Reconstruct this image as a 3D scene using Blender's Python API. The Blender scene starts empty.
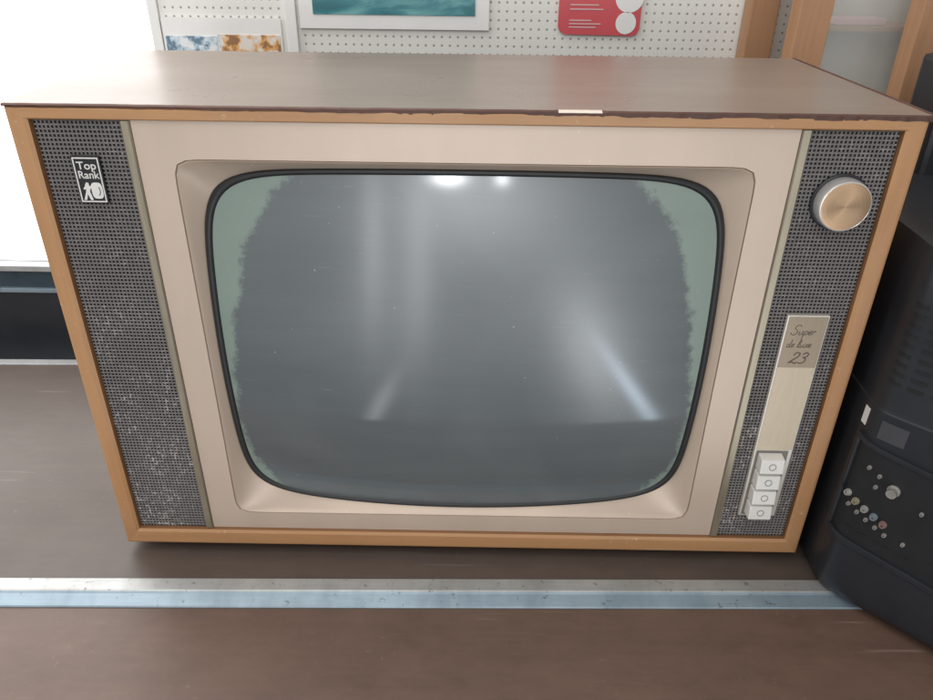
import bpy, bmesh, math, random
from mathutils import Matrix, Vector
random.seed(4)
scene=bpy.context.scene
COL=bpy.context.collection
scene.view_settings.view_transform='Standard'
scene.view_settings.look='None'
scene.view_settings.exposure=0

# ---------------------------------------------------------------- node helpers
def nmat(name):
    m=bpy.data.materials.new(name); m.use_nodes=True
    nt=m.node_tree; b=nt.nodes['Principled BSDF']
    return m,nt,b
def node(nt,t,**kw):
    n=nt.nodes.new(t)
    for k,v in kw.items(): setattr(n,k,v)
    return n
def lk(nt,a,b): nt.links.new(a,b)
def mathn(nt,op,a,b=None,clamp=False):
    n=node(nt,'ShaderNodeMath',operation=op); n.use_clamp=clamp
    for i,v in enumerate((a,b)):
        if v is None: continue
        if isinstance(v,(int,float)): n.inputs[i].default_value=v
        else: lk(nt,v,n.inputs[i])
    return n.outputs[0]
def mixc(nt,f,a,b,mode='MIX'):
    n=node(nt,'ShaderNodeMix',data_type='RGBA',blend_type=mode)
    for i,v in ((0,f),(6,a),(7,b)):
        if isinstance(v,(int,float)): n.inputs[i].default_value=v
        elif isinstance(v,(tuple,list)): n.inputs[i].default_value=(*v[:3],1)
        else: lk(nt,v,n.inputs[i])
    return n.outputs[2]
def coords(nt,scale=(1,1,1),rot=(0,0,0)):
    t=node(nt,'ShaderNodeTexCoord'); m=node(nt,'ShaderNodeMapping')
    m.inputs['Scale'].default_value=scale; m.inputs['Rotation'].default_value=rot
    lk(nt,t.outputs['Object'],m.inputs[0]); return m.outputs[0]
def noise(nt,vec,scale=1,detail=4,rough=.55,dist=0):
    n=node(nt,'ShaderNodeTexNoise'); n.inputs['Scale'].default_value=scale
    n.inputs['Detail'].default_value=detail; n.inputs['Roughness'].default_value=rough
    n.inputs['Distortion'].default_value=dist
    lk(nt,vec,n.inputs['Vector']); return n.outputs[0]
def ramp(nt,f,stops):
    r=node(nt,'ShaderNodeValToRGB'); e=r.color_ramp.elements
    while len(e)<len(stops): e.new(.5)
    for i,(p,c) in enumerate(stops):
        e[i].position=p; e[i].color=(*c,1) if len(c)==3 else c
    lk(nt,f,r.inputs[0]); return r.outputs[0]
def bump(nt,b,h,strength=.2,dist=.001):
    n=node(nt,'ShaderNodeBump'); n.inputs['Strength'].default_value=strength
    n.inputs['Distance'].default_value=dist
    lk(nt,h,n.inputs['Height']); lk(nt,n.outputs[0],b.inputs['Normal'])

def wood(name,c1,c2,axis='x',rough=.45,coat=0.,dust=.0,fine=1.,dustc=(.55,.5,.45),coatr=.15,haze=0.,hazec=(.5,.47,.44),scr=0.,mott=0.):
    m,nt,b=nmat(name)
    s={'x':(1.6,30,30),'z':(30,30,1.6),'y':(30,1.6,30)}[axis]
    v=coords(nt,s); v2=coords(nt,tuple(k*6 for k in s))
    a=noise(nt,v,1.0,5,.6,.6); f=noise(nt,v2,1.0*fine,3,.6)
    v3=coords(nt); big=noise(nt,v3,5,3)
    k=mathn(nt,'ADD',mathn(nt,'MULTIPLY',a,.62),mathn(nt,'MULTIPLY',f,.38))
    c=ramp(nt,k,[(.30,c1),(.70,c2)])
    c=mixc(nt,mathn(nt,'MULTIPLY',big,.35),c,tuple(x*.6 for x in c1))
    if mott>0:
        mo=noise(nt,coords(nt,(1,1.6,1.6)),22,6,.72)
        mo=mathn(nt,'MULTIPLY',mathn(nt,'SUBTRACT',mo,.36),3.2,True)
        c=mixc(nt,mathn(nt,'MULTIPLY',mo,mott),c,tuple(x*.52 for x in c1))
    if haze>0:
        hz=noise(nt,coords(nt,(1.5,4,4)),2,3,.5)
        c=mixc(nt,mathn(nt,'MULTIPLY',mathn(nt,'MULTIPLY',mathn(nt,'SUBTRACT',hz,.25),1.6,True),haze),c,hazec)
    if scr>0:
        sc=noise(nt,coords(nt,(9,160,160),(0,0,.12)),1,2,.5,.2)
        sc=mathn(nt,'MULTIPLY',mathn(nt,'SUBTRACT',sc,.68),10,True)
        sc2=mathn(nt,'MULTIPLY',mathn(nt,'SUBTRACT',noise(nt,v3,7,2),.45),4,True)
        c=mixc(nt,mathn(nt,'MULTIPLY',mathn(nt,'MULTIPLY',sc,sc2),scr),c,dustc)
    if dust>0:
        d=noise(nt,v3,150,4,.75); d=mathn(nt,'SUBTRACT',d,.66-dust*.06)
        d=mathn(nt,'MULTIPLY',d,14,True)
        p=mathn(nt,'MULTIPLY',mathn(nt,'SUBTRACT',noise(nt,v3,9,3),.42),3,True)
        d=mathn(nt,'MULTIPLY',mathn(nt,'MULTIPLY',d,p),dust)
        c=mixc(nt,d,c,dustc)
    lk(nt,c,b.inputs['Base Color'])
    r=mathn(nt,'ADD',mathn(nt,'MULTIPLY',big,.25),rough-.12); lk(nt,r,b.inputs['Roughness'])
    b.inputs['Coat Weight'].default_value=coat
    if coat: lk(nt,mathn(nt,'ADD',mathn(nt,'MULTIPLY',noise(nt,v3,14,5,.7),.24),coatr-.11),b.inputs['Coat Roughness'])
    bump(nt,b,k,.12,.0008)
    return m
def plain(name,c,rough=.5,metal=0,coat=0,var=.15,scale=40,bumpv=.0,spec=.5,stretch=(1,1,1)):
    m,nt,b=nmat(name)
    v=coords(nt,stretch); n=noise(nt,v,scale,5,.6)
    n2=noise(nt,coords(nt),6,3)
    c2=mixc(nt,mathn(nt,'MULTIPLY',n,1.0),tuple(x*(1-var) for x in c),tuple(min(1,x*(1+var)) for x in c))
    c2=mixc(nt,mathn(nt,'MULTIPLY',n2,var),c2,tuple(x*.6 for x in c))
    lk(nt,c2,b.inputs['Base Color'])
    b.inputs['Metallic'].default_value=metal
    lk(nt,mathn(nt,'ADD',mathn(nt,'MULTIPLY',n,.2),rough-.1),b.inputs['Roughness'])
    b.inputs['Coat Weight'].default_value=coat
    b.inputs['Specular IOR Level'].default_value=spec
    if bumpv: bump(nt,b,n,bumpv,.0005)
    return m
def wornmetal(name,c,rough,dark):
    m,nt,b=nmat(name)
    n=noise(nt,coords(nt,(1,10,10)),22,6,.7); n2=noise(nt,coords(nt,(2,1,1)),9,5,.65); n3=noise(nt,coords(nt),120,3,.7)
    k=mathn(nt,'MULTIPLY',mathn(nt,'SUBTRACT',n2,.42),4,True)
    cc=mixc(nt,n,tuple(x*.7 for x in c),c)
    cc=mixc(nt,mathn(nt,'MULTIPLY',k,.55),cc,dark)
    sp=mathn(nt,'MULTIPLY',mathn(nt,'SUBTRACT',n3,.62),12,True)
    cc=mixc(nt,mathn(nt,'MULTIPLY',sp,.6),cc,(.12,.10,.09))
    lk(nt,cc,b.inputs['Base Color']); b.inputs['Metallic'].default_value=.65
    lk(nt,mathn(nt,'ADD',mathn(nt,'MULTIPLY',n2,.35),rough-.15),b.inputs['Roughness'])
    bump(nt,b,n,.1,.0004)
    return m
def emit(name,c,s):
    m,nt,b=nmat(name); v=coords(nt); n=noise(nt,v,3,2)
    lk(nt,mixc(nt,n,tuple(x*.92 for x in c),c),b.inputs['Emission Color'])
    b.inputs['Emission Strength'].default_value=s; b.inputs['Base Color'].default_value=(.8,.8,.8,1)
    return m

# ---------------------------------------------------------------- mesh helpers
def mk(name,verts,faces,mats,parent=None,smooth=False,fmat=None,bev=0,autos=None,label=None):
    me=bpy.data.meshes.new(name); me.from_pydata([tuple(v) for v in verts],[],faces); me.update()
    o=bpy.data.objects.new(name,me); COL.objects.link(o)
    if not isinstance(mats,(list,tuple)): mats=[mats]
    for m in mats: me.materials.append(m)
    if fmat:
        for p,i in zip(me.polygons,fmat): p.material_index=i
    bm=bmesh.new(); bm.from_mesh(me)
    bmesh.ops.recalc_face_normals(bm,faces=bm.faces)
    if bev:
        bmesh.ops.bevel(bm,geom=bm.edges[:],offset=bev,segments=2,affect='EDGES',profile=.6,clamp_overlap=True)
    bm.to_mesh(me); bm.free()
    if smooth:
        for p in me.polygons: p.use_smooth=True
        if autos:
            me.set_sharp_from_angle(angle=math.radians(autos))
    if parent is not None:
        o.parent=parent; o.matrix_parent_inverse=Matrix.Translation(-parent.location)
    if label: o['label']=label
    return o
def empty(name,loc,label,cat,group=None):
    e=bpy.data.objects.new(name,None); e.location=loc; e.empty_display_size=.05; COL.objects.link(e)
    e['label']=label; e['category']=cat
    if group: e['group']=group
    return e
def top(o,label,cat): o['label']=label; o['category']=cat
def boxg(x0,x1,y0,y1,z0,z1):
    v=[(x,y,z) for x in (x0,x1) for y in (y0,y1) for z in (z0,z1)]
    f=[(0,1,3,2),(4,6,7,5),(0,4,5,1),(2,3,7,6),(0,2,6,4),(1,5,7,3)]
    return v,f
def box(name,b,mat,parent=None,bev=.001,shear=0,**k):
    v,f=boxg(*b); v=[(x,y+shear*x,z) for x,y,z in v]
    return mk(name,v,f,mat,parent,bev=bev,**k)
def merge(parts):
    V=[];F=[]
    for v,f in parts:
        o=len(V); V+=v; F+=[tuple(i+o for i in q) for q in f]
    return V,F
def loft(rings,cap0=False,cap1=False,closed=True):
    V=[];F=[];n=len(rings[0])
    for r in rings: V+=r
    for k in range(len(rings)-1):
        for i in range(n if closed else n-1):
            j=(i+1)%n; F.append((k*n+i,k*n+j,(k+1)*n+j,(k+1)*n+i))
    if cap0: F.append(tuple(range(n)))
    if cap1: F.append(tuple((len(rings)-1)*n+i for i in range(n)))
    return V,F
def lathe(cx,y0,cz,prof,n=64):
    return [[(cx+r*math.cos(2*math.pi*i/n),y0-d,cz+r*math.sin(2*math.pi*i/n)) for i in range(n)] for r,d in prof]
def sub(o,parent):
    o.parent=parent; o.matrix_parent_inverse=Matrix.Identity(4)
def mkp(name,verts,faces,mats,part,**k):
    o=mk(name,verts,faces,mats,None,**k); sub(o,part); return o
def textp(name,s,size,x,z,y,mat,part,shear=0,align='CENTER',sx=1,off=0,depth=.0003,rise=0):
    c=bpy.data.curves.new('t','FONT'); c.body=s; c.size=size; c.align_x=align; c.shear=shear
    c.extrude=depth; c.offset=off
    t=bpy.data.objects.new('t',c); COL.objects.link(t)
    dg=bpy.context.evaluated_depsgraph_get()
    me=bpy.data.meshes.new_from_object(t.evaluated_get(dg)); bpy.data.objects.remove(t)
    for v in me.vertices:
        a=v.co.copy(); v.co=Vector((x+a.x*sx,y-a.z,z+a.y+rise*a.x))
    me.materials.clear(); me.materials.append(mat)
    o=bpy.data.objects.new(name,me); COL.objects.link(o); sub(o,part)
    return o
def catm(P,m=6):
    C=[]
    for i in range(len(P)-1):
        p0=P[max(i-1,0)];p1=P[i];p2=P[i+1];p3=P[min(i+2,len(P)-1)]
        for j in range(m):
            t=j/m
            C.append(tuple(.5*((2*p1[k])+(-p0[k]+p2[k])*t+(2*p0[k]-5*p1[k]+4*p2[k]-p3[k])*t*t+(-p0[k]+3*p1[k]-3*p2[k]+p3[k])*t**3) for k in(0,1)))
    C.append(P[-1]); return C

# ---------------------------------------------------------------- materials
M_topw=wood('walnut_veneer',(.215,.155,.120),(.270,.200,.158),'x',.46,.4,.35,dustc=(.60,.56,.52),coatr=.30,haze=.5,hazec=(.33,.275,.235),scr=.7,mott=.18)
M_edge=wood('dark_veneer_edge',(.06,.026,.018),(.16,.07,.045),'x',.5,dust=.3)
M_frx=wood('teak_lengthwise',(.45,.220,.085),(.59,.320,.145),'x',.42,.2,.7,dustc=(.75,.65,.55),haze=.22,hazec=(.58,.41,.26),scr=.35,mott=.1)
M_frz=wood('teak_upright',(.42,.195,.075),(.56,.295,.125),'z',.42,.2,.7,dustc=(.75,.65,.55),haze=.22,hazec=(.58,.41,.26),mott=.1)
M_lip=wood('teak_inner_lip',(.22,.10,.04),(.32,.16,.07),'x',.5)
M_table=wood('counter_wood',(.082,.059,.047),(.115,.086,.071),'x',.48,.12,.4,dustc=(.32,.29,.26),coatr=.36,haze=.35,hazec=(.140,.110,.094),scr=.4,mott=.35)
M_board=wood('front_board_wood',(.125,.072,.051),(.175,.102,.072),'x',.50,.2,.5,dustc=(.38,.30,.24),coatr=.38,haze=.35,hazec=(.19,.120,.088),scr=.5,mott=.5)
M_post=wood('post_wood',(.32,.16,.08),(.44,.24,.12),'z',.5)
M_cab=wood('display_case_wood',(.38,.20,.10),(.52,.29,.16),'z',.5)
M_alu=wornmetal('aluminium',(.60,.61,.60),.50,(.30,.30,.29))
M_alub=wornmetal('aluminium_blue_reflection',(.38,.48,.55),.44,(.18,.24,.29))  # blue reflection put into the metal's base colour
M_trim=plain('brushed_trim',(.44,.385,.29),.34,.8,var=.3,scale=60,stretch=(8,8,.3))
M_black=plain('black_rubber',(.014,.015,.016),.45,var=.3)
M_dplast=plain('dark_plastic',(.019,.021,.026),.40,var=.35,scale=30,bumpv=.1)
M_dplast2=plain('recess_plastic',(.011,.012,.014),.5,var=.3)
M_white=plain('white_plastic',(.74,.72,.68),.35,var=.12,coat=.3)
M_cream=plain('cream_print',(.72,.70,.66),.5,var=.05)
M_ink=plain('dark_ink',(.11,.082,.062),.5,var=.1)
M_blackp=plain('badge_black',(.016,.016,.018),.35,var=.2)

def beige(name,c,dirt=.3):
    m,nt,b=nmat(name)
    v=coords(nt,(5,5,1)); n=noise(nt,v,4,4); n2=noise(nt,coords(nt),18,6,.7)
    sp=mathn(nt,'MULTIPLY',mathn(nt,'SUBTRACT',noise(nt,coords(nt),190,2),.73),20,True)
    cc=mixc(nt,n,tuple(x*.88 for x in c),tuple(x*1.08 for x in c))
    cc=mixc(nt,mathn(nt,'MULTIPLY',n2,dirt*.6),cc,tuple(x*.62 for x in c))
    cc=mixc(nt,mathn(nt,'MULTIPLY',sp,.5),cc,(.8,.76,.7))
    lk(nt,cc,b.inputs['Base Color']); b.inputs['Roughness'].default_value=.36
    b.inputs['Metallic'].default_value=.2
    bump(nt,b,n2,.05,.0005)
    return m
M_beige=beige('beige_enamel',(.635,.512,.415),.4)
M_mask=beige('screen_mask_enamel',(.60,.482,.385),.6)

def grillem(name,c,amt):
    m,nt,b=nmat(name)
    co=coords(nt); sep=node(nt,'ShaderNodeSeparateXYZ'); lk(nt,co,sep.inputs[0])
    low=mathn(nt,'MULTIPLY',mathn(nt,'SUBTRACT',.30,sep.outputs[2]),3.2,True)
    d=mathn(nt,'MULTIPLY',mathn(nt,'SUBTRACT',noise(nt,co,260,3,.7),.53),9,True)
    p=mathn(nt,'MULTIPLY',mathn(nt,'SUBTRACT',noise(nt,co,24,3),.36),4,True)
    k=mathn(nt,'MULTIPLY',mathn(nt,'MULTIPLY',d,p),mathn(nt,'ADD',mathn(nt,'MULTIPLY',low,.75),.28))
    cc=mixc(nt,noise(nt,co,9,4),tuple(x*.75 for x in c),tuple(x*1.3 for x in c))
    cc=mixc(nt,mathn(nt,'MULTIPLY',k,amt),cc,(.66,.60,.56))
    lk(nt,cc,b.inputs['Base Color']); b.inputs['Roughness'].default_value=.36
    return m
M_gr=grillem('grille_rib',(.195,.18,.175),1.)
M_gp=grillem('grille_pit',(.028,.027,.029),.35)

def screenm():
    m,nt,b=nmat('picture_tube_glass')
    co=coords(nt); sep=node(nt,'ShaderNodeSeparateXYZ'); lk(nt,co,sep.inputs[0])
    x=sep.outputs[0]; zr=sep.outputs[2]; z=mathn(nt,'SUBTRACT',zr,.190)
    low=mathn(nt,'MAXIMUM',mathn(nt,'MULTIPLY',mathn(nt,'SUBTRACT',.37,zr),.135),0.0)
    low=mathn(nt,'MINIMUM',low,.0235)
    axw=mathn(nt,'ADD',.188,low)
    ax=mathn(nt,'POWER',mathn(nt,'ABSOLUTE',mathn(nt,'DIVIDE',x,axw)),3.4)
    azz=mathn(nt,'MAXIMUM',mathn(nt,'DIVIDE',z,.225),mathn(nt,'DIVIDE',z,-.158))
    az=mathn(nt,'POWER',azz,3.6)
    r=mathn(nt,'ADD',ax,az)
    n1=noise(nt,co,13,4,.65); n2=noise(nt,co,130,3,.85)
    r=mathn(nt,'ADD',r,mathn(nt,'MULTIPLY',mathn(nt,'SUBTRACT',n1,.5),.50))
    r=mathn(nt,'ADD',r,mathn(nt,'MULTIPLY',mathn(nt,'SUBTRACT',n2,.5),.30))
    k=mathn(nt,'MULTIPLY',mathn(nt,'SUBTRACT',r,.95),10,True)
    s1=noise(nt,coords(nt,(5,5,60),(0,.5,0)),1.0,4,.6,.4); s2=noise(nt,co,5,3,.5,1.0)
    h=mathn(nt,'ADD',mathn(nt,'MULTIPLY',s1,.25),mathn(nt,'MULTIPLY',s2,.75))
    dark=mixc(nt,mathn(nt,'MULTIPLY',mathn(nt,'SUBTRACT',h,.3),2.2,True),(.080,.096,.103),(.130,.148,.153))
    pale=mixc(nt,n1,(.18,.240,.205),(.25,.315,.272))
    cc=mixc(nt,k,dark,pale)
    sp=mathn(nt,'MULTIPLY',mathn(nt,'SUBTRACT',noise(nt,co,260,1),.79),20,True)
    cc=mixc(nt,mathn(nt,'MULTIPLY',sp,.4),cc,(.7,.72,.72))
    sc=noise(nt,coords(nt,(30,30,500),(0,.25,0)),1,2,.5,.3)
    sc=mathn(nt,'MULTIPLY',mathn(nt,'MULTIPLY',mathn(nt,'SUBTRACT',sc,.66),12,True),mathn(nt,'MULTIPLY',mathn(nt,'SUBTRACT',n1,.45),4,True))
    cc=mixc(nt,mathn(nt,'MULTIPLY',sc,.22),cc,(.45,.47,.48))
    lk(nt,cc,b.inputs['Base Color'])
    lk(nt,mathn(nt,'ADD',mathn(nt,'MULTIPLY',h,.18),.30),b.inputs['Roughness'])
    b.inputs['Coat Weight'].default_value=1; b.inputs['Coat IOR'].default_value=1.6
    lk(nt,mathn(nt,'ADD',mathn(nt,'MULTIPLY',h,.10),.03),b.inputs['Coat Roughness'])
    return m
M_screen=screenm()

def brushed(name,cx,cz,c):
    m,nt,b=nmat(name)
    co=coords(nt); sep=node(nt,'ShaderNodeSeparateXYZ'); lk(nt,co,sep.inputs[0])
    dx=mathn(nt,'SUBTRACT',sep.outputs[0],cx); dz=mathn(nt,'SUBTRACT',sep.outputs[2],cz)
    r=mathn(nt,'SQRT',mathn(nt,'ADD',mathn(nt,'MULTIPLY',dx,dx),mathn(nt,'MULTIPLY',dz,dz)))
    cb=node(nt,'ShaderNodeCombineXYZ'); lk(nt,r,cb.inputs[0])
    n=noise(nt,cb.outputs[0],1500,2)
    lk(nt,mixc(nt,n,tuple(x*.7 for x in c),tuple(min(1,x*1.15) for x in c)),b.inputs['Base Color'])
    b.inputs['Metallic'].default_value=.95
    b.inputs['Roughness'].default_value=.34
    b.inputs['Anisotropic'].default_value=.8
    cv=node(nt,'ShaderNodeCombineXYZ'); lk(nt,mathn(nt,'MULTIPLY',dz,-1),cv.inputs[0]); lk(nt,dx,cv.inputs[2])
    nv=node(nt,'ShaderNodeVectorMath',operation='NORMALIZE'); lk(nt,cv.outputs[0],nv.inputs[0])
    lk(nt,nv.outputs[0],b.inputs['Tangent'])
    bump(nt,b,n,.3,.0002)
    return m

# ---------------------------------------------------------------- TELEVISION
H=.4456; D=.2853
tv=empty('television',(0,.14,-.010),'vintage wooden television with dusty grey-green screen on a brown counter','television')
ZT=.4424
box('cabinet_shell',(-.3493,.3493,.0268,D,.0008,ZT-.0020),M_frx,tv,bev=.001)
nx=170
xs=[-.3505+.701*i/nx for i in range(nx+1)]
rings=[]; wob=0; wt=0
C0,C1=.070,.104
for x in xs:
    wob=.75*wob+random.uniform(-.0004,.0004); wt=.7*wt+random.uniform(-.0004,.0004)
    f=-.0004+wob
    ch=1 if C0<x<C1 else 0
    thick=.0025+.0016*max(0,min(1,(x+.30)/.25))+wt
    rings.append([(x,f+.0016+.0022*ch,H),(x,f,H-.0010-.0006*ch),(x,f+.0002,H-thick),(x,D,H-thick),(x,D,H)])
V,F=loft(rings,True,True)
FM=[]
for k in range(nx):
    for i in range(5):
        ch=C0-.002<xs[k]<C1-.001
        FM.append({0:1,1:1,2:1,3:1,4:0}[i] if not (ch and i==0) else 2)
FM+=[1,1]
M_chip=plain('bare_chipped_wood',(.74,.66,.56),.7,var=.1)
mk('cabinet_top',V,F,[M_topw,M_edge,M_chip],tv,fmat=FM,label='scuffed walnut veneer top with chipped front edge')
box('edge_banding',(.3506,.3530,.001,D,.4405,.4464),M_edge,tv,bev=.0005)
x0,x1,z0,z1=-.35,.35,0,H-.0026
ix,iz0,iz1=.3331,.0196,.4330
def rect(x,za,zb,y): return [(-x,y,za),(x,y,za),(x,y,zb),(-x,y,zb)]
sg=[(x1,z0,z1,.0268),(x1,z0,z1,.0030),(x1-.0012,z0+.0012,z1-.0006,.0006),(x1-.003,z0+.003,z1-.0012,0),
    (ix+.0040,iz0-.0040,iz1+.0018,.0004),(ix+.001,iz0-.001,iz1+.0006,.0020),(ix,iz0,iz1,.0078)]
V,F=loft([rect(*s) for s in sg]); FM=[]
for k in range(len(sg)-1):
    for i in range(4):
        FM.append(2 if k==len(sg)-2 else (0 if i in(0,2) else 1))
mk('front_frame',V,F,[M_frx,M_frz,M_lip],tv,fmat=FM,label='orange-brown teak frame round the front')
box('backing_board',(-.333,.333,.0262,.0266,.02,.433),M_black,tv,bev=0)
mk('back_cover',*loft([rect(.31,.03,.41,D+.0005),rect(.31,.03,.41,.31),rect(.25,.06,.36,.385)],True,True),M_dplast,tv)
for sx in(-1,1):
    for yy in(.035,.25):
        v,f=loft([[(sx*.30+r*math.cos(a*math.pi/12),yy+r*math.sin(a*math.pi/12),z) for a in range(24)] for r,z in((.011,-.010),(.013,-.004),(.013,.0005))],True,True)
        mk('foot',v,f,M_black,tv,smooth=True,autos=40)

N=256
CZ=.2220
SA,SB,SN=.2165,.1708,9
def barrel(x,z,k):
    u=x/SA; w=(z-CZ)/SB
    kz=(.028 if w>0 else .085)*k
    return x*(1-.030*k*w*w), CZ+(z-CZ)*(1-kz*u*u)
def polar(a,b,n,y,th,k=0,cz=None):
    cz=CZ if cz is None else cz
    c,s=abs(math.cos(th)),abs(math.sin(th))
    r=1/(((c/a)**n+(s/b)**n)**(1/n))
    x,z=r*math.cos(th),cz+r*math.sin(th)
    if k: x,z=barrel(x,z,k)
    return (x,y,z)
def rectray(a,b0,b1,y,th):
    c,s=math.cos(th),math.sin(th)
    b=(b1-CM) if s>0 else (CM-b0)
    r=min(a/max(abs(c),1e-9),b/max(abs(s),1e-9))
    return (r*c,y,CM+r*s)
CM=.2217
TH=[2*math.pi*i/N for i in range(N)]
PA,PB0,PB1=.2573,.0196,.4330
for (cx_,cz_) in ((PA,PB1-CM),(-PA,PB1-CM),(-PA,PB0-CM),(PA,PB0-CM)):
    th=math.atan2(cz_,cx_)%(2*math.pi)
    i=min(range(N),key=lambda k:abs(TH[k]-th)); TH[i]=th
ring=lambda a,b,n,y,k=0,cz=None:[polar(a,b,n,y,t,k,cz) for t in TH]
yP=.005
outer=[rectray(PA,PB0,PB1,yP,t) for t in TH]
outb=[rectray(PA,PB0,PB1,yP+.004,t) for t in TH]
MA,MB=.2300,.1812
V,F=loft([outb,outer,ring(MA+.0006,MB+.0006,38,yP,0,CM),ring(MA+.0002,MB+.0002,38,yP+.0016,0,CM)])
mk('front_panel',V,F,M_beige,tv,smooth=True,autos=20,label='flat beige enamel panel round the screen')
def gy(x,z):
    q=(x/SA)**2+((z-CZ)/SB)**2
    return .0008+.0095*q
def withy(r,off): return [(x,gy(x,z)+off,z) for x,_,z in r]
m0=ring(MA,MB,38,yP+.0012,0,CM); m1=ring(MA-.0008,MB-.0006,36,yP-.0004,0,CM)
sI=withy(ring(SA+.0055,SB+.0038,9.5,0,1),.0004)
def mixr(a,b,t): return [tuple(p*(1-t)+q*t for p,q in zip(u,v)) for u,v in zip(a,b)]
m2=ring(MA-.0024,MB-.0014,34,yP+.0006,0,CM)
rings=[m0,m1,m2]+[mixr(m2,sI,t) for t in(.25,.5,.75,.92)]+[sI,withy(ring(SA+.0045,SB+.003,9,0,1),.006)]
V,F=loft(rings)
mk('screen_mask',V,F,M_mask,tv,smooth=True,autos=35,label='recessed sloping beige surround of the screen')
rings=[withy(ring(SA+.0056,SB+.0040,9.3,0,1),.005),withy(ring(SA+.0052,SB+.0038,9.3,0,1),-.0012),withy(ring(SA+.003,SB+.0022,9,0,1),-.0024),withy(ring(SA+.0004,SB+.0002,9,0,1),-.0018),withy(ring(SA-.0014,SB-.0012,9,0,1),.0006)]
V,F=loft(rings); mk('screen_gasket',V,F,M_black,tv,smooth=True,label='black rubber rim of the screen')
rings=[]
K=44
for k in range(K+1):
    t=max(1-k/K,.002)
    rings.append(withy(ring(SA*t,SB*t,2+7*t**4,0,t*t),0))
V,F=loft(rings,False,True); mk('screen',V,F,M_screen,tv,smooth=True,label='bulging grey glass screen with pale green clouded edges')

def grille(xa,xb,za,zb):
    nxg,nzg=21,122; px=(xb-xa)/nxg; pz=(zb-za)/nzg
    V=[];F=[];FM=[]
    for j in range(nzg+1):
        for i in range(nxg+1): V.append((xa+i*px,yP+.0005,za+j*pz))
    for j in range(nzg):
        for i in range(nxg):
            a=j*(nxg+1)+i; c=[a,a+1,a+nxg+2,a+nxg+1]
            cx=xa+(i+.5)*px; cz=za+(j+.5)*pz; s=len(V)
            for (u,w) in((-1,-1),(1,-1),(1,1),(-1,1)): V.append((cx+u*px*.29,yP-.0002,cz+w*pz*.29))
            for (u,w) in((-1,-1),(1,-1),(1,1),(-1,1)): V.append((cx+u*px*.22,yP+.0013,cz+w*pz*.22))
            for k in range(4):
                F.append((c[k],c[(k+1)%4],s+(k+1)%4,s+k)); FM.append(0)
                F.append((s+k,s+(k+1)%4,s+4+(k+1)%4,s+4+k)); FM.append(1)
            F.append((s+4,s+5,s+6,s+7)); FM.append(1)
    return V,F,FM
for sgn in(-1,1):
    a,b=sorted((sgn*.3326,sgn*.2652))
    V,F,FM=grille(a,b,.0200,.4326)
    mk('speaker_grille',V,F,[M_gr,M_gp],tv,fmat=FM,label='dusty dark grey square-mesh grille')
    a,b=sorted((sgn*.2650,sgn*.2576))
    v,f=loft([[(a,yP+.003,z),(a,yP-.001,z),(a+.001,yP-.002,z),(b-.001,yP-.002,z),(b,yP-.001,z),(b,yP+.003,z)] for z in(.0198,.4328)],True,True)
    mk('trim_strip',v,f,M_trim,tv,label='brushed bronze metal strip beside the grille')

bx0,bx1,bz0,bz1=-.3092,-.2868,.3675,.4055
yl=yP-.0025
lab=box('brand_badge',(bx0,bx1,yl,yP-.0003,bz0,bz1),M_blackp,tv,bev=.0003,label='small black badge with white border and lettering')
bw=.0010; gi=.0010
fr=merge([boxg(bx0+gi,bx1-gi,yl-.0003,yl+.0001,bz0+gi,bz0+gi+bw),boxg(bx0+gi,bx1-gi,yl-.0003,yl+.0001,bz1-gi-bw,bz1-gi),
 boxg(bx0+gi,bx0+gi+bw,yl-.0003,yl+.0001,bz0+gi+bw,bz1-gi-bw),boxg(bx1-gi-bw,bx1-gi,yl-.0003,yl+.0001,bz0+gi+bw,bz1-gi-bw)])
mkp('badge_border',*fr,M_cream,lab)
bc=(bx0+bx1)/2
textp('lettering','Top',.0086,bc,.3952,yl,M_cream,lab,off=.00008,sx=1.08)
textp('lettering','Rank',.0086,bc,.3878,yl,M_cream,lab,off=.00008,sx=.96)
def poly(pts,y,t=.0003):
    n=len(pts); v=[(x,y-t,z) for x,z in pts]+[(x,y+.0001,z) for x,z in pts]
    f=[tuple(range(n)),tuple(range(2*n-1,n-1,-1))]+[(i,(i+1)%n,n+(i+1)%n,n+i) for i in range(n)]
    return v,f
def disc(cx,cz,r,y,n=20,ax=1): return poly([(cx+r*ax*math.cos(6.2832*i/n),cz+r*math.sin(6.2832*i/n)) for i in range(n)],y)
ex,ez=bc,.3702
fig=[(ex-.0080,ez),(ex-.0058,ez),(ex-.0040,ez+.0050),(ex-.0026,ez),(ex-.0004,ez),(ex-.0018,ez+.0068),(ex-.0010,ez+.0094),(ex+.0010,ez+.0100),(ex+.0008,ez+.0114),(ex-.0014,ez+.0116),(ex-.0016,ez+.0140),(ex-.0034,ez+.0144),(ex-.0044,ez+.0128),(ex-.0050,ez+.0112),(ex-.0066,ez+.0094),(ex-.0058,ez+.0084),(ex-.0044,ez+.0092),(ex-.0050,ez+.0068)]
emb=[poly(fig,yl,.00034),
 poly([(ex+.0042+.0045*math.copysign(abs(math.cos(a))**.6,math.cos(a)),ez+.0078+.0066*math.copysign(abs(math.sin(a))**.6,math.sin(a))) for a in [i*6.2832/32 for i in range(32)]],yl,.0003)]
mkp('emblem',*merge(emb),M_cream,lab)
q1=[(ex+.0040+.0028*math.cos(a),ez+.0078+.0044*math.sin(a)) for a in [i*.2-1.2 for i in range(11)]]
q2=[(ex+.0040+.0023*math.cos(a),ez+.0078+.0038*math.sin(a)) for a in [i*.2-1.2 for i in range(11)]][::-1]
mkp('emblem_line',*poly(q1+q2,yl-.0003),M_blackp,lab)

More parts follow.
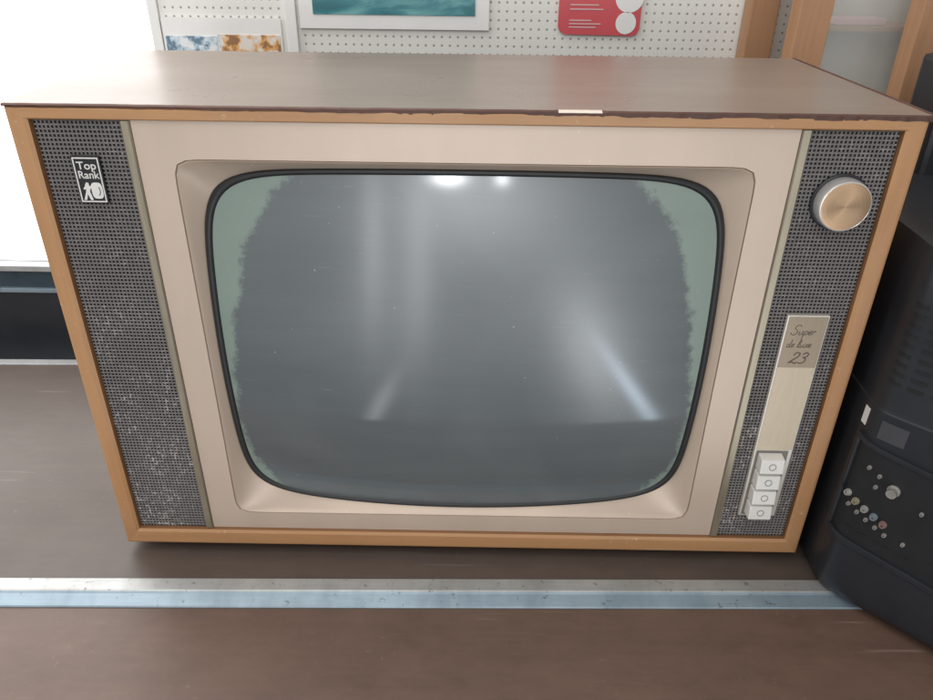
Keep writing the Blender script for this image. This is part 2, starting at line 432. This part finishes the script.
kx,kz=.2990,.3770
V,F=loft(lathe(kx,yP,kz,[(.0228,0),(.0228,.0015),(.0218,.0022)]),False,True)
knob=mk('tuning_knob',V,F,M_dplast,tv,smooth=True,autos=30,label='round knob with brushed copper face and pale rim')
nr=96
def ribbed(r,d,amp): return [(kx+(r+amp*(i%2))*math.cos(2*math.pi*i/nr),yP-d,kz+(r+amp*(i%2))*math.sin(2*math.pi*i/nr)) for i in range(nr)]
V,F=loft([ribbed(.0206,.0022,0),ribbed(.0206,.004,.0003),ribbed(.0204,.0125,.0003),ribbed(.0199,.0138,0),ribbed(.0193,.0140,0),ribbed(.0190,.0135,0)])
M_rim=plain('knob_rim_silver',(.74,.72,.70),.25,.6,var=.10)
mkp('knob_rim',V,F,M_rim,knob,smooth=True,autos=30)
V,F=loft(lathe(kx,yP,kz,[(.0191,.0137),(.0180,.0138),(.012,.01381),(.004,.01382),(.0006,.01382)],96),False,True)
mkp('knob_face',V,F,brushed('brushed_copper',kx,kz,(.56,.375,.235)),knob,smooth=True,autos=60)

px0,px1,pz0,pz1=.2800,.3165,.0510,.2770
yc=yP-.0045
M_plt=plain('plate_rim',(.76,.72,.65),.30,.55,var=.12)
M_brass=plain('champagne_brass',(.60,.50,.37),.36,.45,var=.16,scale=30,stretch=(14,14,1))
M_taupe=plain('taupe_plate',(.37,.295,.215),.36,.5,var=.16,scale=30,stretch=(14,14,1))
pl=box('control_plate',(px0,px1,yc,yP,pz0,pz1),M_plt,tv,bev=.0008,label='tall narrow champagne metal control plate')
mkp('name_plate',*boxg(px0+.0014,px1-.0014,yc-.0006,yc+.0002,.2256,pz1-.0014),M_taupe,pl)
mkp('cover_plate',*boxg(px0+.0014,px1-.0014,yc-.0006,yc+.0002,.1340,.2254),M_brass,pl)
M_well=plain('button_recess',(.22,.20,.175),.4,.3,var=.15)
mkp('button_well',*boxg(px0+.0022,px1-.0040,yc-.0003,yc+.0002,pz0+.0022,.1325),M_well,pl)
def script(strokes,w,y,x,z,s,name):
    parts=[]; d=0
    for st in strokes:
        C=catm([(x+s*(a+.28*b),z+s*b) for a,b in st])
        for i in range(len(C)-1):
            (ax,az),(bx,bz)=C[i],C[i+1]; l=math.hypot(bx-ax,bz-az) or 1e-6
            nx_,nz_=-(bz-az)/l*w,(bx-ax)/l*w; ex_,ez_=(bx-ax)/l*w*.5,(bz-az)/l*w*.5
            d+=1
            parts.append(poly([(ax-ex_+nx_,az-ez_+nz_),(bx+ex_+nx_,bz+ez_+nz_),(bx+ex_-nx_,bz+ez_-nz_),(ax-ex_-nx_,az-ez_-nz_)],y,.0001+.000002*(d%60)))
    return mkp(name,*merge(parts),M_ink,pl)
Sx=[(1.5,2.1),(1.1,2.5),(.4,2.3),(.3,1.7),(.9,1.2),(1.2,.6),(.8,0),(.1,.1),(-.2,.5)]
u_=lambda o:[(o,.9),(o+.05,.2),(o+.35,0),(o+.7,.4),(o+.8,1),(o+.8,.2),(o+1.1,.1)]
p_=lambda o:[(o,.9),(o,-1.2)]
p2_=lambda o:[(o,.6),(o+.4,1),(o+.75,.6),(o+.5,.05),(o+.05,.15)]
e_=lambda o:[(o,.4),(o+.5,.6),(o+.5,1),(o+.15,.9),(o,.4),(o+.25,0),(o+.7,.25)]
r_=lambda o:[(o,.1),(o+.1,1),(o+.3,.85),(o+.6,.9)]
d_=lambda o:[(o+.6,.9),(o+.15,.9),(o,.4),(o+.25,0),(o+.6,.4),(o+.7,2.2),(o+.7,.2),(o+.95,.1)]
l_=lambda o:[(o,.1),(o+.4,1.4),(o+.35,2.2),(o+.1,1.8),(o+.1,.3),(o+.35,0),(o+.6,.25)]
x_=lambda o:[(o,1),(o+.3,.5),(o+.6,0)]
x2_=lambda o:[(o+.6,1),(o,0)]
s=.0038
script([Sx,u_(1.7),p_(2.95),p2_(2.95),e_(3.95),r_(4.85)],.00036,yc-.0006,px0+.0058,.2585,s,'lettering')
s=.0034
script([d_(0),e_(1.1),l_(2.7),u_(3.4),x_(4.7),x2_(4.7),e_(5.5)],.00033,yc-.0006,px0+.0046,.2460,s,'lettering')
two=[(0,1.6),(.3,2.1),(.9,1.9),(.8,1.3),(.1,.5),(-.2,.1),(.3,.25),(.8,0),(1.1,.2)]
three=[(1.5,1.8),(1.9,2.1),(2.4,1.8),(2.2,1.3),(1.8,1.15),(2.3,.9),(2.3,.3),(1.8,0),(1.3,.2)]
script([two,three],.00062,yc-.0006,px0+.0110,.2298,.0052,'lettering')
M_mark=plain('button_mark',(.26,.24,.22),.5,var=.1)
for k in range(4):
    za=.0556+k*.0190; zb=za+.0172
    xa,xb=px0+.0046,px1-.0096
    DB,DT=.0125,.0105
    v,f=loft([[(xa,yc,za),(xb,yc,za),(xb,yc,zb),(xa,yc,zb)],[(xa,yc-DB,za+.0008),(xb,yc-DB,za+.0008),(xb,yc-DT,zb-.0014),(xa,yc-DT,zb-.0014)]],False,True)
    bt=mkp('push_button',v,f,M_white,pl,bev=.0011)
    cz=(za+zb)/2; cxm=(xa+xb)/2
    dd=lambda z:DB+(DT-DB)*(z-za-.0008)/(zb-za-.0022)
    me=bt.data; me.materials.append(M_mark)
    bm=bmesh.new(); bm.from_mesh(me)
    def addg(v,f,mi):
        vs=[bm.verts.new(p) for p in v]
        for q in f:
            fc=bm.faces.new([vs[i] for i in q]); fc.material_index=mi
    rr2=[[(cxm+r*math.cos(6.2832*i/28),yc-dd(cz+r*math.sin(6.2832*i/28))-d,cz+r*math.sin(6.2832*i/28)) for i in range(28)] for r,d in((.0036,-.0003),(.0035,.0003),(.0028,.0003),(.0027,-.0003))]
    addg(*loft(rr2),1)
    bmesh.ops.recalc_face_normals(bm,faces=bm.faces); bm.to_mesh(me); bm.free()

# ---------------------------------------------------------------- COUNTER
SH=.0188
ct=empty('display_counter',(0,.15,-.05),'brown wooden display counter with a metal strip along it','counter')
box('counter_top',(-1.5,1.1,-.0345,.385,-.050,-.0105),M_table,ct,bev=.0008,shear=SH)
v,f=loft([[(x,y+SH*x,z) for y,z in((-.0348,-.030),(-.0348,-.0080),(-.0360,-.0073),(-.0500,-.0073),(-.0515,-.0080),(-.0535,-.0092),(-.0655,-.0128),(-.0665,-.0140),(-.0665,-.030))] for x in(-1.5,1.1)],True,True)
fm=[1 if (i%9) in(4,5,6) else 0 for i in range(len(f))]
mk('metal_edge_strip',v,f,[M_alu,M_alub],ct,fmat=fm,label='worn aluminium strip with a blue reflection coloured into its nose')
box('front_board',(-1.5,1.1,-.20,-.0668,-.050,-.0145),M_board,ct,bev=.0008,shear=SH)
box('rear_metal_strip',(-1.5,1.1,.3853,.400,-.050,-.0085),M_alu,ct,bev=.0008,shear=SH)

# ---------------------------------------------------------------- BACK WALL, WINDOW
def pegm():
    m,nt,b=nmat('pegboard')
    co=coords(nt); P=.0104
    sep=node(nt,'ShaderNodeSeparateXYZ'); lk(nt,co,sep.inputs[0])
    def fr(o): return mathn(nt,'SUBTRACT',mathn(nt,'FRACT',mathn(nt,'DIVIDE',o,P)),.5)
    a=fr(sep.outputs[0]); c=fr(sep.outputs[2])
    r=mathn(nt,'SQRT',mathn(nt,'ADD',mathn(nt,'MULTIPLY',a,a),mathn(nt,'MULTIPLY',c,c)))
    k=mathn(nt,'MULTIPLY',mathn(nt,'SUBTRACT',.185,r),9,True)
    base=mixc(nt,noise(nt,co,8,4),(.72,.72,.67),(.82,.82,.78))
    lk(nt,mixc(nt,k,base,(.30,.28,.25)),b.inputs['Base Color']); b.inputs['Roughness'].default_value=.6
    bump(nt,b,mathn(nt,'SUBTRACT',1,k),.3,.002)
    return m
M_peg=pegm(); M_wpaint=plain('white_paint',(.80,.80,.78),.5,var=.05)
YW=.46
wall=box('pegboard_wall',(-.398,.75,YW,YW+.012,-.05,1.3),M_peg,None,bev=0)
top(wall,'white perforated pegboard wall behind the television','wall')
bt=box('wall_batten',(-.236,-.222,YW-.006,YW-.0005,-.05,1.3),M_wpaint,None,bev=.001)
top(bt,'narrow white batten on the pegboard','batten')
win=empty('window',(-.9,YW,.0),'overexposed bright window with metal sill above a dark panel','window')
M_glow=emit('window_daylight',(1.,.99,.97),2.3)
box('window_pane',(-1.6,-.412,YW+.01,YW+.014,.118,1.3),M_glow,win,bev=0)
box('window_jamb',(-.4115,-.3985,YW-.004,YW+.02,.112,1.3),M_wpaint,win,bev=.001)
box('window_sill',(-1.6,-.40,YW-.012,YW+.008,.1085,.1175),M_alu,win,bev=.001)
M_teal=plain('dark_teal_panel',(.030,.055,.072),.3,var=.3,coat=.3)
box('lower_panel',(-1.6,-.40,YW-.004,YW+.008,.080,.1082),M_teal,win,bev=.001)
box('sill_rail',(-1.6,-.40,YW-.010,YW+.006,.0725,.0795),M_alub,win,bev=.001)
box('base_panel',(-1.6,-.40,YW-.006,YW+.008,-.05,.0722),M_dplast,win,bev=.001)

def teal():
    m,nt,b=nmat('seascape_print')
    n=noise(nt,coords(nt,(6,6,18)),2,5,.6,.5)
    c=ramp(nt,n,[(.30,(.01,.08,.10)),(.5,(.03,.20,.23)),(.72,(.20,.46,.46))])
    lk(nt,c,b.inputs['Base Color']); b.inputs['Roughness'].default_value=.3
    return m
p1=empty('framed_poster',(-.1,YW-.001,.45),'teal seascape print with wide white border on the pegboard','poster')
box('poster_border',(-.218,.024,YW-.004,YW-.001,.4510,.64),M_wpaint,p1,bev=.0005)
box('poster_picture',(-.200,.006,YW-.0052,YW-.0042,.4680,.62),teal(),p1,bev=0)
def snaps():
    m,nt,b=nmat('photo_strip_print'); co=coords(nt)
    sep=node(nt,'ShaderNodeSeparateXYZ'); lk(nt,co,sep.inputs[0])
    n=noise(nt,co,55,5,.65); n2=noise(nt,coords(nt),75,3)
    sea=ramp(nt,n,[(.42,(.12,.2,.27)),(.48,(.45,.58,.66)),(.56,(.75,.77,.78))])
    flo=ramp(nt,n2,[(.40,(.30,.16,.08)),(.47,(.74,.38,.12)),(.58,(.76,.72,.66))])
    k=mathn(nt,'MULTIPLY',mathn(nt,'ADD',sep.outputs[0],.325),300,True)
    lk(nt,mixc(nt,k,sea,flo),b.inputs['Base Color']); b.inputs['Roughness'].default_value=.4
    return m
p2=empty('photo_strip',(-.32,YW-.001,.42),'strip of small holiday prints, blue boats and orange flowers','pictures')
box('paper_backing',(-.397,-.243,YW-.003,YW-.001,.415,.462),M_wpaint,p2,bev=0)
box('printed_picture',(-.394,-.328,YW-.004,YW-.0031,.417,.440),snaps(),p2,bev=0)
box('printed_picture',(-.326,-.246,YW-.004,YW-.0031,.417,.442),snaps(),p2,bev=0)
M_red=plain('red_card',(.60,.085,.10),.4,var=.12)
M_pale=plain('pale_pink_print',(.66,.52,.50),.5,var=.1)
tag=empty('red_card',(.17,YW-.001,.445),'faded red hanging card with white print and white discs','card')
x0,x1,z0=.112,.216,.447
pts=[(x0+.010,z0+.001),(x0+.003,z0+.004),(x0,z0+.010),(x0-.001,.60),(x1,.60),(x1,z0+.008),(x1-.003,z0+.002),(x1-.008,z0)]
mk('card_body',*poly(pts,YW-.002,.002),M_red,tag)
d=merge([disc(.198,.462,.013,YW-.0042,28),disc(.200,.492,.018,YW-.0042,28)])
mk('card_disc',*d,M_wpaint,tag)
d=merge([poly([(.126,z),(.126+w,z),(.126+w,z+.0012),(.126,z+.0012)],YW-.0042) for z,w in((.4560,.034),(.4600,.040),(.4640,.028),(.477,.042),(.482,.036))])
mk('card_print',*d,M_pale,tag)
post=box('wooden_post',(.345,.380,YW-.030,YW-.001,-.05,1.3),M_post,None,bev=.002)
top(post,'plain brown wooden post against the pegboard','post')
gc=empty('glass_case',(.6,YW-.05,-.05),'wood-framed glass display case beside the pegboard','display case')
yg=YW-.10
def prism(name,pts,y0,y1,mat,par):
    n=len(pts); v=[(x,y0,z) for x,z in pts]+[(x,y1,z) for x,z in pts]
    f=[tuple(range(n)),tuple(range(2*n-1,n-1,-1))]+[(i,(i+1)%n,n+(i+1)%n,n+i) for i in range(n)]
    return mk(name,v,f,mat,par,bev=.001)
prism('case_frame',[(.378,-.05),(.415,-.05),(.415,1.2),(.378,1.2)],yg,yg+.03,M_cab,gc)
prism('case_frame',[(.490,-.05),(.560,-.05),(.560,1.2),(.490,1.2)],yg-.05,yg-.02,M_cab,gc)
box('case_rail',(.4152,.70,yg+.002,yg+.026,.35,.372),M_cab,gc)
def glassm():
    m,nt,b=nmat('case_glass'); b.inputs['Base Color'].default_value=(.85,.9,.88,1)
    b.inputs['Roughness'].default_value=.05
    n=noise(nt,coords(nt),10,3); lk(nt,mathn(nt,'ADD',mathn(nt,'MULTIPLY',n,.25),.14),b.inputs['Alpha'])
    return m
box('case_glass',(.4152,.70,yg+.012,yg+.015,.372,1.2),glassm(),gc,bev=0)
box('case_shelf',(.43,.74,yg+.034,YW-.002,.462,.468),M_cab,gc)
box('case_back',(.43,.745,YW-.012,YW-.002,-.05,1.2),plain('case_back_board',(.52,.48,.42),.6,var=.2),gc,bev=0)
bk=box('folded_leaflet',(.44,.50,yg+.04,yg+.07,.4685,.476),plain('pink_paper',(.7,.45,.45),.5),None)
top(bk,'pink and white leaflet lying on the case shelf','leaflet')

# ---------------------------------------------------------------- FLAT TELEVISION (rear)
lc=empty('flat_screen_television',(.45,.05,-.009),'black plastic flat television seen from the back beside wooden set','television')
PF=[(.430,.300),(.362,.060)]+catm([(.3590,.004),(.3575,-.022),(.3600,-.0400),(.3710,-.0540)],5)+[(.433,-.1165),(.53,-.214)]
def lean(z): return .018*max(0,z-.03)
def offp(P,d):
    out=[]
    for i,p in enumerate(P):
        nn=[]
        if i>0: a,b=P[i-1],p; l=math.hypot(b[0]-a[0],b[1]-a[1]); nn.append((-(b[1]-a[1])/l,(b[0]-a[0])/l))
        if i<len(P)-1: a,b=p,P[i+1]; l=math.hypot(b[0]-a[0],b[1]-a[1]); nn.append((-(b[1]-a[1])/l,(b[0]-a[0])/l))
        nx_=sum(q[0] for q in nn); ny_=sum(q[1] for q in nn); l=math.hypot(nx_,ny_); nx_/=l;ny_/=l
        c=nn[0][0]*nx_+nn[0][1]*ny_
        out.append((p[0]+nx_*d/c,p[1]+ny_*d/c))
    return out
rings=[]
for z,d in((-.0090,.012),(-.0075,.007),(-.003,.0028),(.004,.0006),(.012,0),(.030,0),(.120,0),(.205,0),(.206,.0015),(.209,.0022),(.300,.0022),(.342,.0022),(.350,.006),(.353,.014)):
    q=offp(PF,d+lean(z)); rings.append([(.62,q[0][1],z)]+[(x,y,z) for x,y in q]+[(.62,q[-1][1],z)])
V,F=loft(rings,True,True)
mk('rear_casing',V,F,M_dplast,lc,smooth=True,autos=30)
def on(u,z,d=0):
    P=offp(PF,lean(z)-d); k=2
    if u<0:
        a,b=P[2],P[1]; l=math.hypot(b[0]-a[0],b[1]-a[1]); t=-u/l; return (a[0]+(b[0]-a[0])*t,a[1]+(b[1]-a[1])*t,z)
    while k<len(P)-1:
        a,b=P[k],P[k+1]; l=math.hypot(b[0]-a[0],b[1]-a[1])
        if u<=l or k==len(P)-2: return (a[0]+(b[0]-a[0])*u/l,a[1]+(b[1]-a[1])*u/l,z)
        u-=l;k+=1
def patch(u0,u1,z0,z1,d0,d1,n=None):
    m=max(1,int((u1-u0)/.004))
    us=[u0+(u1-u0)*i/m for i in range(m+1)]
    return loft([[on(u,z0,d0),on(u,z1,d0),on(u,z1,d1),on(u,z0,d1)] for u in us],True,True)
def slab(u0,u1,zb0,zb1,zt0,zt1,d):
    m=max(1,int((u1-u0)/.004)); us=[u0+(u1-u0)*i/m for i in range(m+1)]
    R=[]
    for i,u in enumerate(us):
        t=i/m; zb=zb0+(zb1-zb0)*t; zt=zt0+(zt1-zt0)*t
        R.append([on(u,zb,-.001),on(u,zt,-.001),on(u,zt,d),on(u,zb,d)])
    return loft(R,True,True)
V,F=slab(.032,.150,.070,.060,.170,.160,.0008)
cp=mk('connector_panel',V,F,M_dplast2,lc,label='dark flat panel with rows of small sockets')
mk('panel_ledge',*slab(.026,.156,.1705,.1605,.175,.165,.0035),M_dplast,lc,bev=.0006)
mk('panel_ledge',*slab(.026,.0315,.066,.066,.1700,.1700,.0035),M_dplast,lc,bev=.0006)
mk('panel_ledge',*slab(.032,.156,.064,.054,.0695,.0595,.0035),M_dplast,lc,bev=.0006)
mk('vent_slots',*merge([patch(.035+.018*j,.047+.018*j,z,z+.003,-.004,-.0016) for z in [.232+.009*i for i in range(9)] for j in range(6)]),M_black,lc)
def socket(u,z,r,mat,ln=.004,name='socket'):
    c=Vector(on(u,z,.0008)); t=(Vector(on(u+.001,z))-Vector(on(u,z))).normalized(); up=Vector((0,0,1))
    n_=(Vector(on(u,z,.001))-Vector(on(u,z,0))); n_=(n_-t*n_.dot(t)).normalized()
    rings=[]
    for rr,d in((r*1.3,0),(r*1.3,.0015),(r,.0015),(r,ln),(r*.6,ln),(r*.6,ln-.002)):
        rings.append([tuple(c+n_*d+t*rr*math.cos(6.2832*k/24)+up*rr*math.sin(6.2832*k/24)) for k in range(24)])
    v,f=loft(rings,False,True); o=mk(name,v,f,mat,None,smooth=True,autos=35); sub(o,cp); return o
cols=[(.42,.41,.38),(.34,.31,.22),(.38,.37,.35),(.24,.28,.31),(.30,.19,.17)]
for k in range(5):
    socket(.040+.0090*k,.114-.0034*k,.0026,plain('socket_colour',cols[k],.35,.3,var=.1))
    socket(.044+.0090*k,.104-.0034*k,.0015,M_mark,.003)
socket(.074,.138,.0042,plain('socket_metal',(.45,.43,.40),.35,.6),.008,'aerial_socket')
for u,z in((.05,.150),(.060,.146),(.060,.134),(.096,.090),(.100,.128)): socket(u,z,.0014,M_mark,.003)
for k in range(5): 
    mkp('slot',*patch(.048+.012*k,.056+.012*k,.079-.001*k,.0812-.001*k,.0006,.0014),M_black,cp)
M_glab=plain('grey_label',(.055,.055,.06),.5)
mk('white_sticker',*patch(.022,.029,.182,.199,-.0005,.0006),M_cream,lc)
mk('rating_label',*patch(.046,.068,.180,.198,-.0005,.0006),M_glab,lc)
box('screen_housing',(.622,.66,-.17,.30,-.009,.44),M_dplast,lc,bev=.004)
box('neck_housing',(.455,.56,.17,.225,.33,.462),M_dplast,lc,bev=.006)

# ---------------------------------------------------------------- WORLD & LIGHT
w=bpy.data.worlds.new('World'); scene.world=w; w.use_nodes=True
nt=w.node_tree; bg=nt.nodes['Background']
tc=node(nt,'ShaderNodeTexCoord'); sep=node(nt,'ShaderNodeSeparateXYZ'); lk(nt,tc.outputs['Generated'],sep.inputs[0])
X,Y,Z=sep.outputs
def gauss(dx,dy,dz,sx,sz,amp,skew=0):
    a=mathn(nt,'SUBTRACT',X,dx); c=mathn(nt,'SUBTRACT',Z,dz)
    if skew: a=mathn(nt,'ADD',a,mathn(nt,'MULTIPLY',c,skew))
    a=mathn(nt,'DIVIDE',a,sx); c=mathn(nt,'DIVIDE',c,sz)
    e=mathn(nt,'ADD',mathn(nt,'MULTIPLY',a,a),mathn(nt,'MULTIPLY',c,c))
    g=mathn(nt,'EXPONENT',mathn(nt,'MULTIPLY',e,-1))
    front=mathn(nt,'MULTIPLY',mathn(nt,'LESS_THAN',Y,0),amp)
    return mathn(nt,'MULTIPLY',g,front)
up=node(nt,'ShaderNodeMapRange',interpolation_type='SMOOTHSTEP'); lk(nt,Z,up.inputs[0]); up.inputs[1].default_value=-.8; up.inputs[2].default_value=.5
basec=mixc(nt,up.outputs[0],(.15,.145,.14),(.92,.92,.92))
tot=gauss(.24,0,-.46,.060,.14,4.4,.20)  # glow patches added to the world, shaped to reflect in the screen glass
blue=gauss(.325,0,-.57,.015,.10,10.0,.55)
for g in (gauss(.26,0,-.46,.12,.17,1.6),gauss(.0,0,-.10,.17,.13,5.6),gauss(-.19,0,-.20,.020,.20,3.2),gauss(-.10,0,-.26,.028,.22,2.2),gauss(-.15,0,-.34,.10,.22,1.5),gauss(.0,0,-.34,.26,.18,1.2),
          gauss(-.17,0,-.60,.016,.07,3.5,-.4),gauss(-.042,0,-.070,.028,.011,70),gauss(.062,0,-.070,.010,.011,60),gauss(.20,0,-.22,.16,.12,1.0)):
    tot=mathn(nt,'ADD',tot,g)
colg=node(nt,'ShaderNodeVectorMath',operation='SCALE'); colg.inputs[0].default_value=(.95,.98,1.01); lk(nt,tot,colg.inputs['Scale'])
colb=node(nt,'ShaderNodeVectorMath',operation='SCALE'); colb.inputs[0].default_value=(.78,.95,1.12); lk(nt,blue,colb.inputs['Scale'])
add=node(nt,'ShaderNodeVectorMath',operation='ADD'); lk(nt,basec,add.inputs[0]); lk(nt,colg.outputs[0],add.inputs[1])
add2=node(nt,'ShaderNodeVectorMath',operation='ADD'); lk(nt,add.outputs[0],add2.inputs[0]); lk(nt,colb.outputs[0],add2.inputs[1])
lk(nt,add2.outputs[0],bg.inputs[0]); bg.inputs[1].default_value=.70

def area(name,loc,tgt,size,power,col=(1,1,1),sy=None):
    l=bpy.data.lights.new(name,'AREA'); l.energy=power; l.size=size; l.color=col
    if sy: l.shape='RECTANGLE'; l.size_y=sy
    o=bpy.data.objects.new(name,l); COL.objects.link(o); o.location=loc
    o.rotation_euler=(Vector(tgt)-Vector(loc)).to_track_quat('-Z','Y').to_euler()
    return o
area('ceiling_light',(-.45,.10,1.55),(0,.05,.1),.7,6.5,(1,.98,.95))
area('front_window_light',(-.2,-1.5,1.6),(0,.05,.25),1.3,11.5,(1,.975,.95))
area('side_window_light',(-1.5,.0,.9),(0,.1,.25),.9,7,(.97,.98,1.0))

# ---------------------------------------------------------------- CAMERA
px,py,pz,pit,yaw,rol,f=.0066,-.5735,.5622,.5143,-.006,.0125,741.6
fw=Vector((math.sin(yaw)*math.cos(pit),math.cos(yaw)*math.cos(pit),-math.sin(pit)))
r=Vector((math.cos(yaw),-math.sin(yaw),0)); u=r.cross(fw)
r2=r*math.cos(rol)+u*math.sin(rol); u2=-r*math.sin(rol)+u*math.cos(rol)
mw=Matrix.Identity(4)
for i in range(3):
    mw[i][0]=r2[i]; mw[i][1]=u2[i]; mw[i][2]=-fw[i]; mw[i][3]=(px,py,pz)[i]
cam=bpy.data.cameras.new('camera'); co=bpy.data.objects.new('camera',cam); COL.objects.link(co)
co.matrix_world=mw; cam.sensor_width=36; cam.lens=f*36/933; cam.clip_start=.01; cam.clip_end=100
scene.camera=co
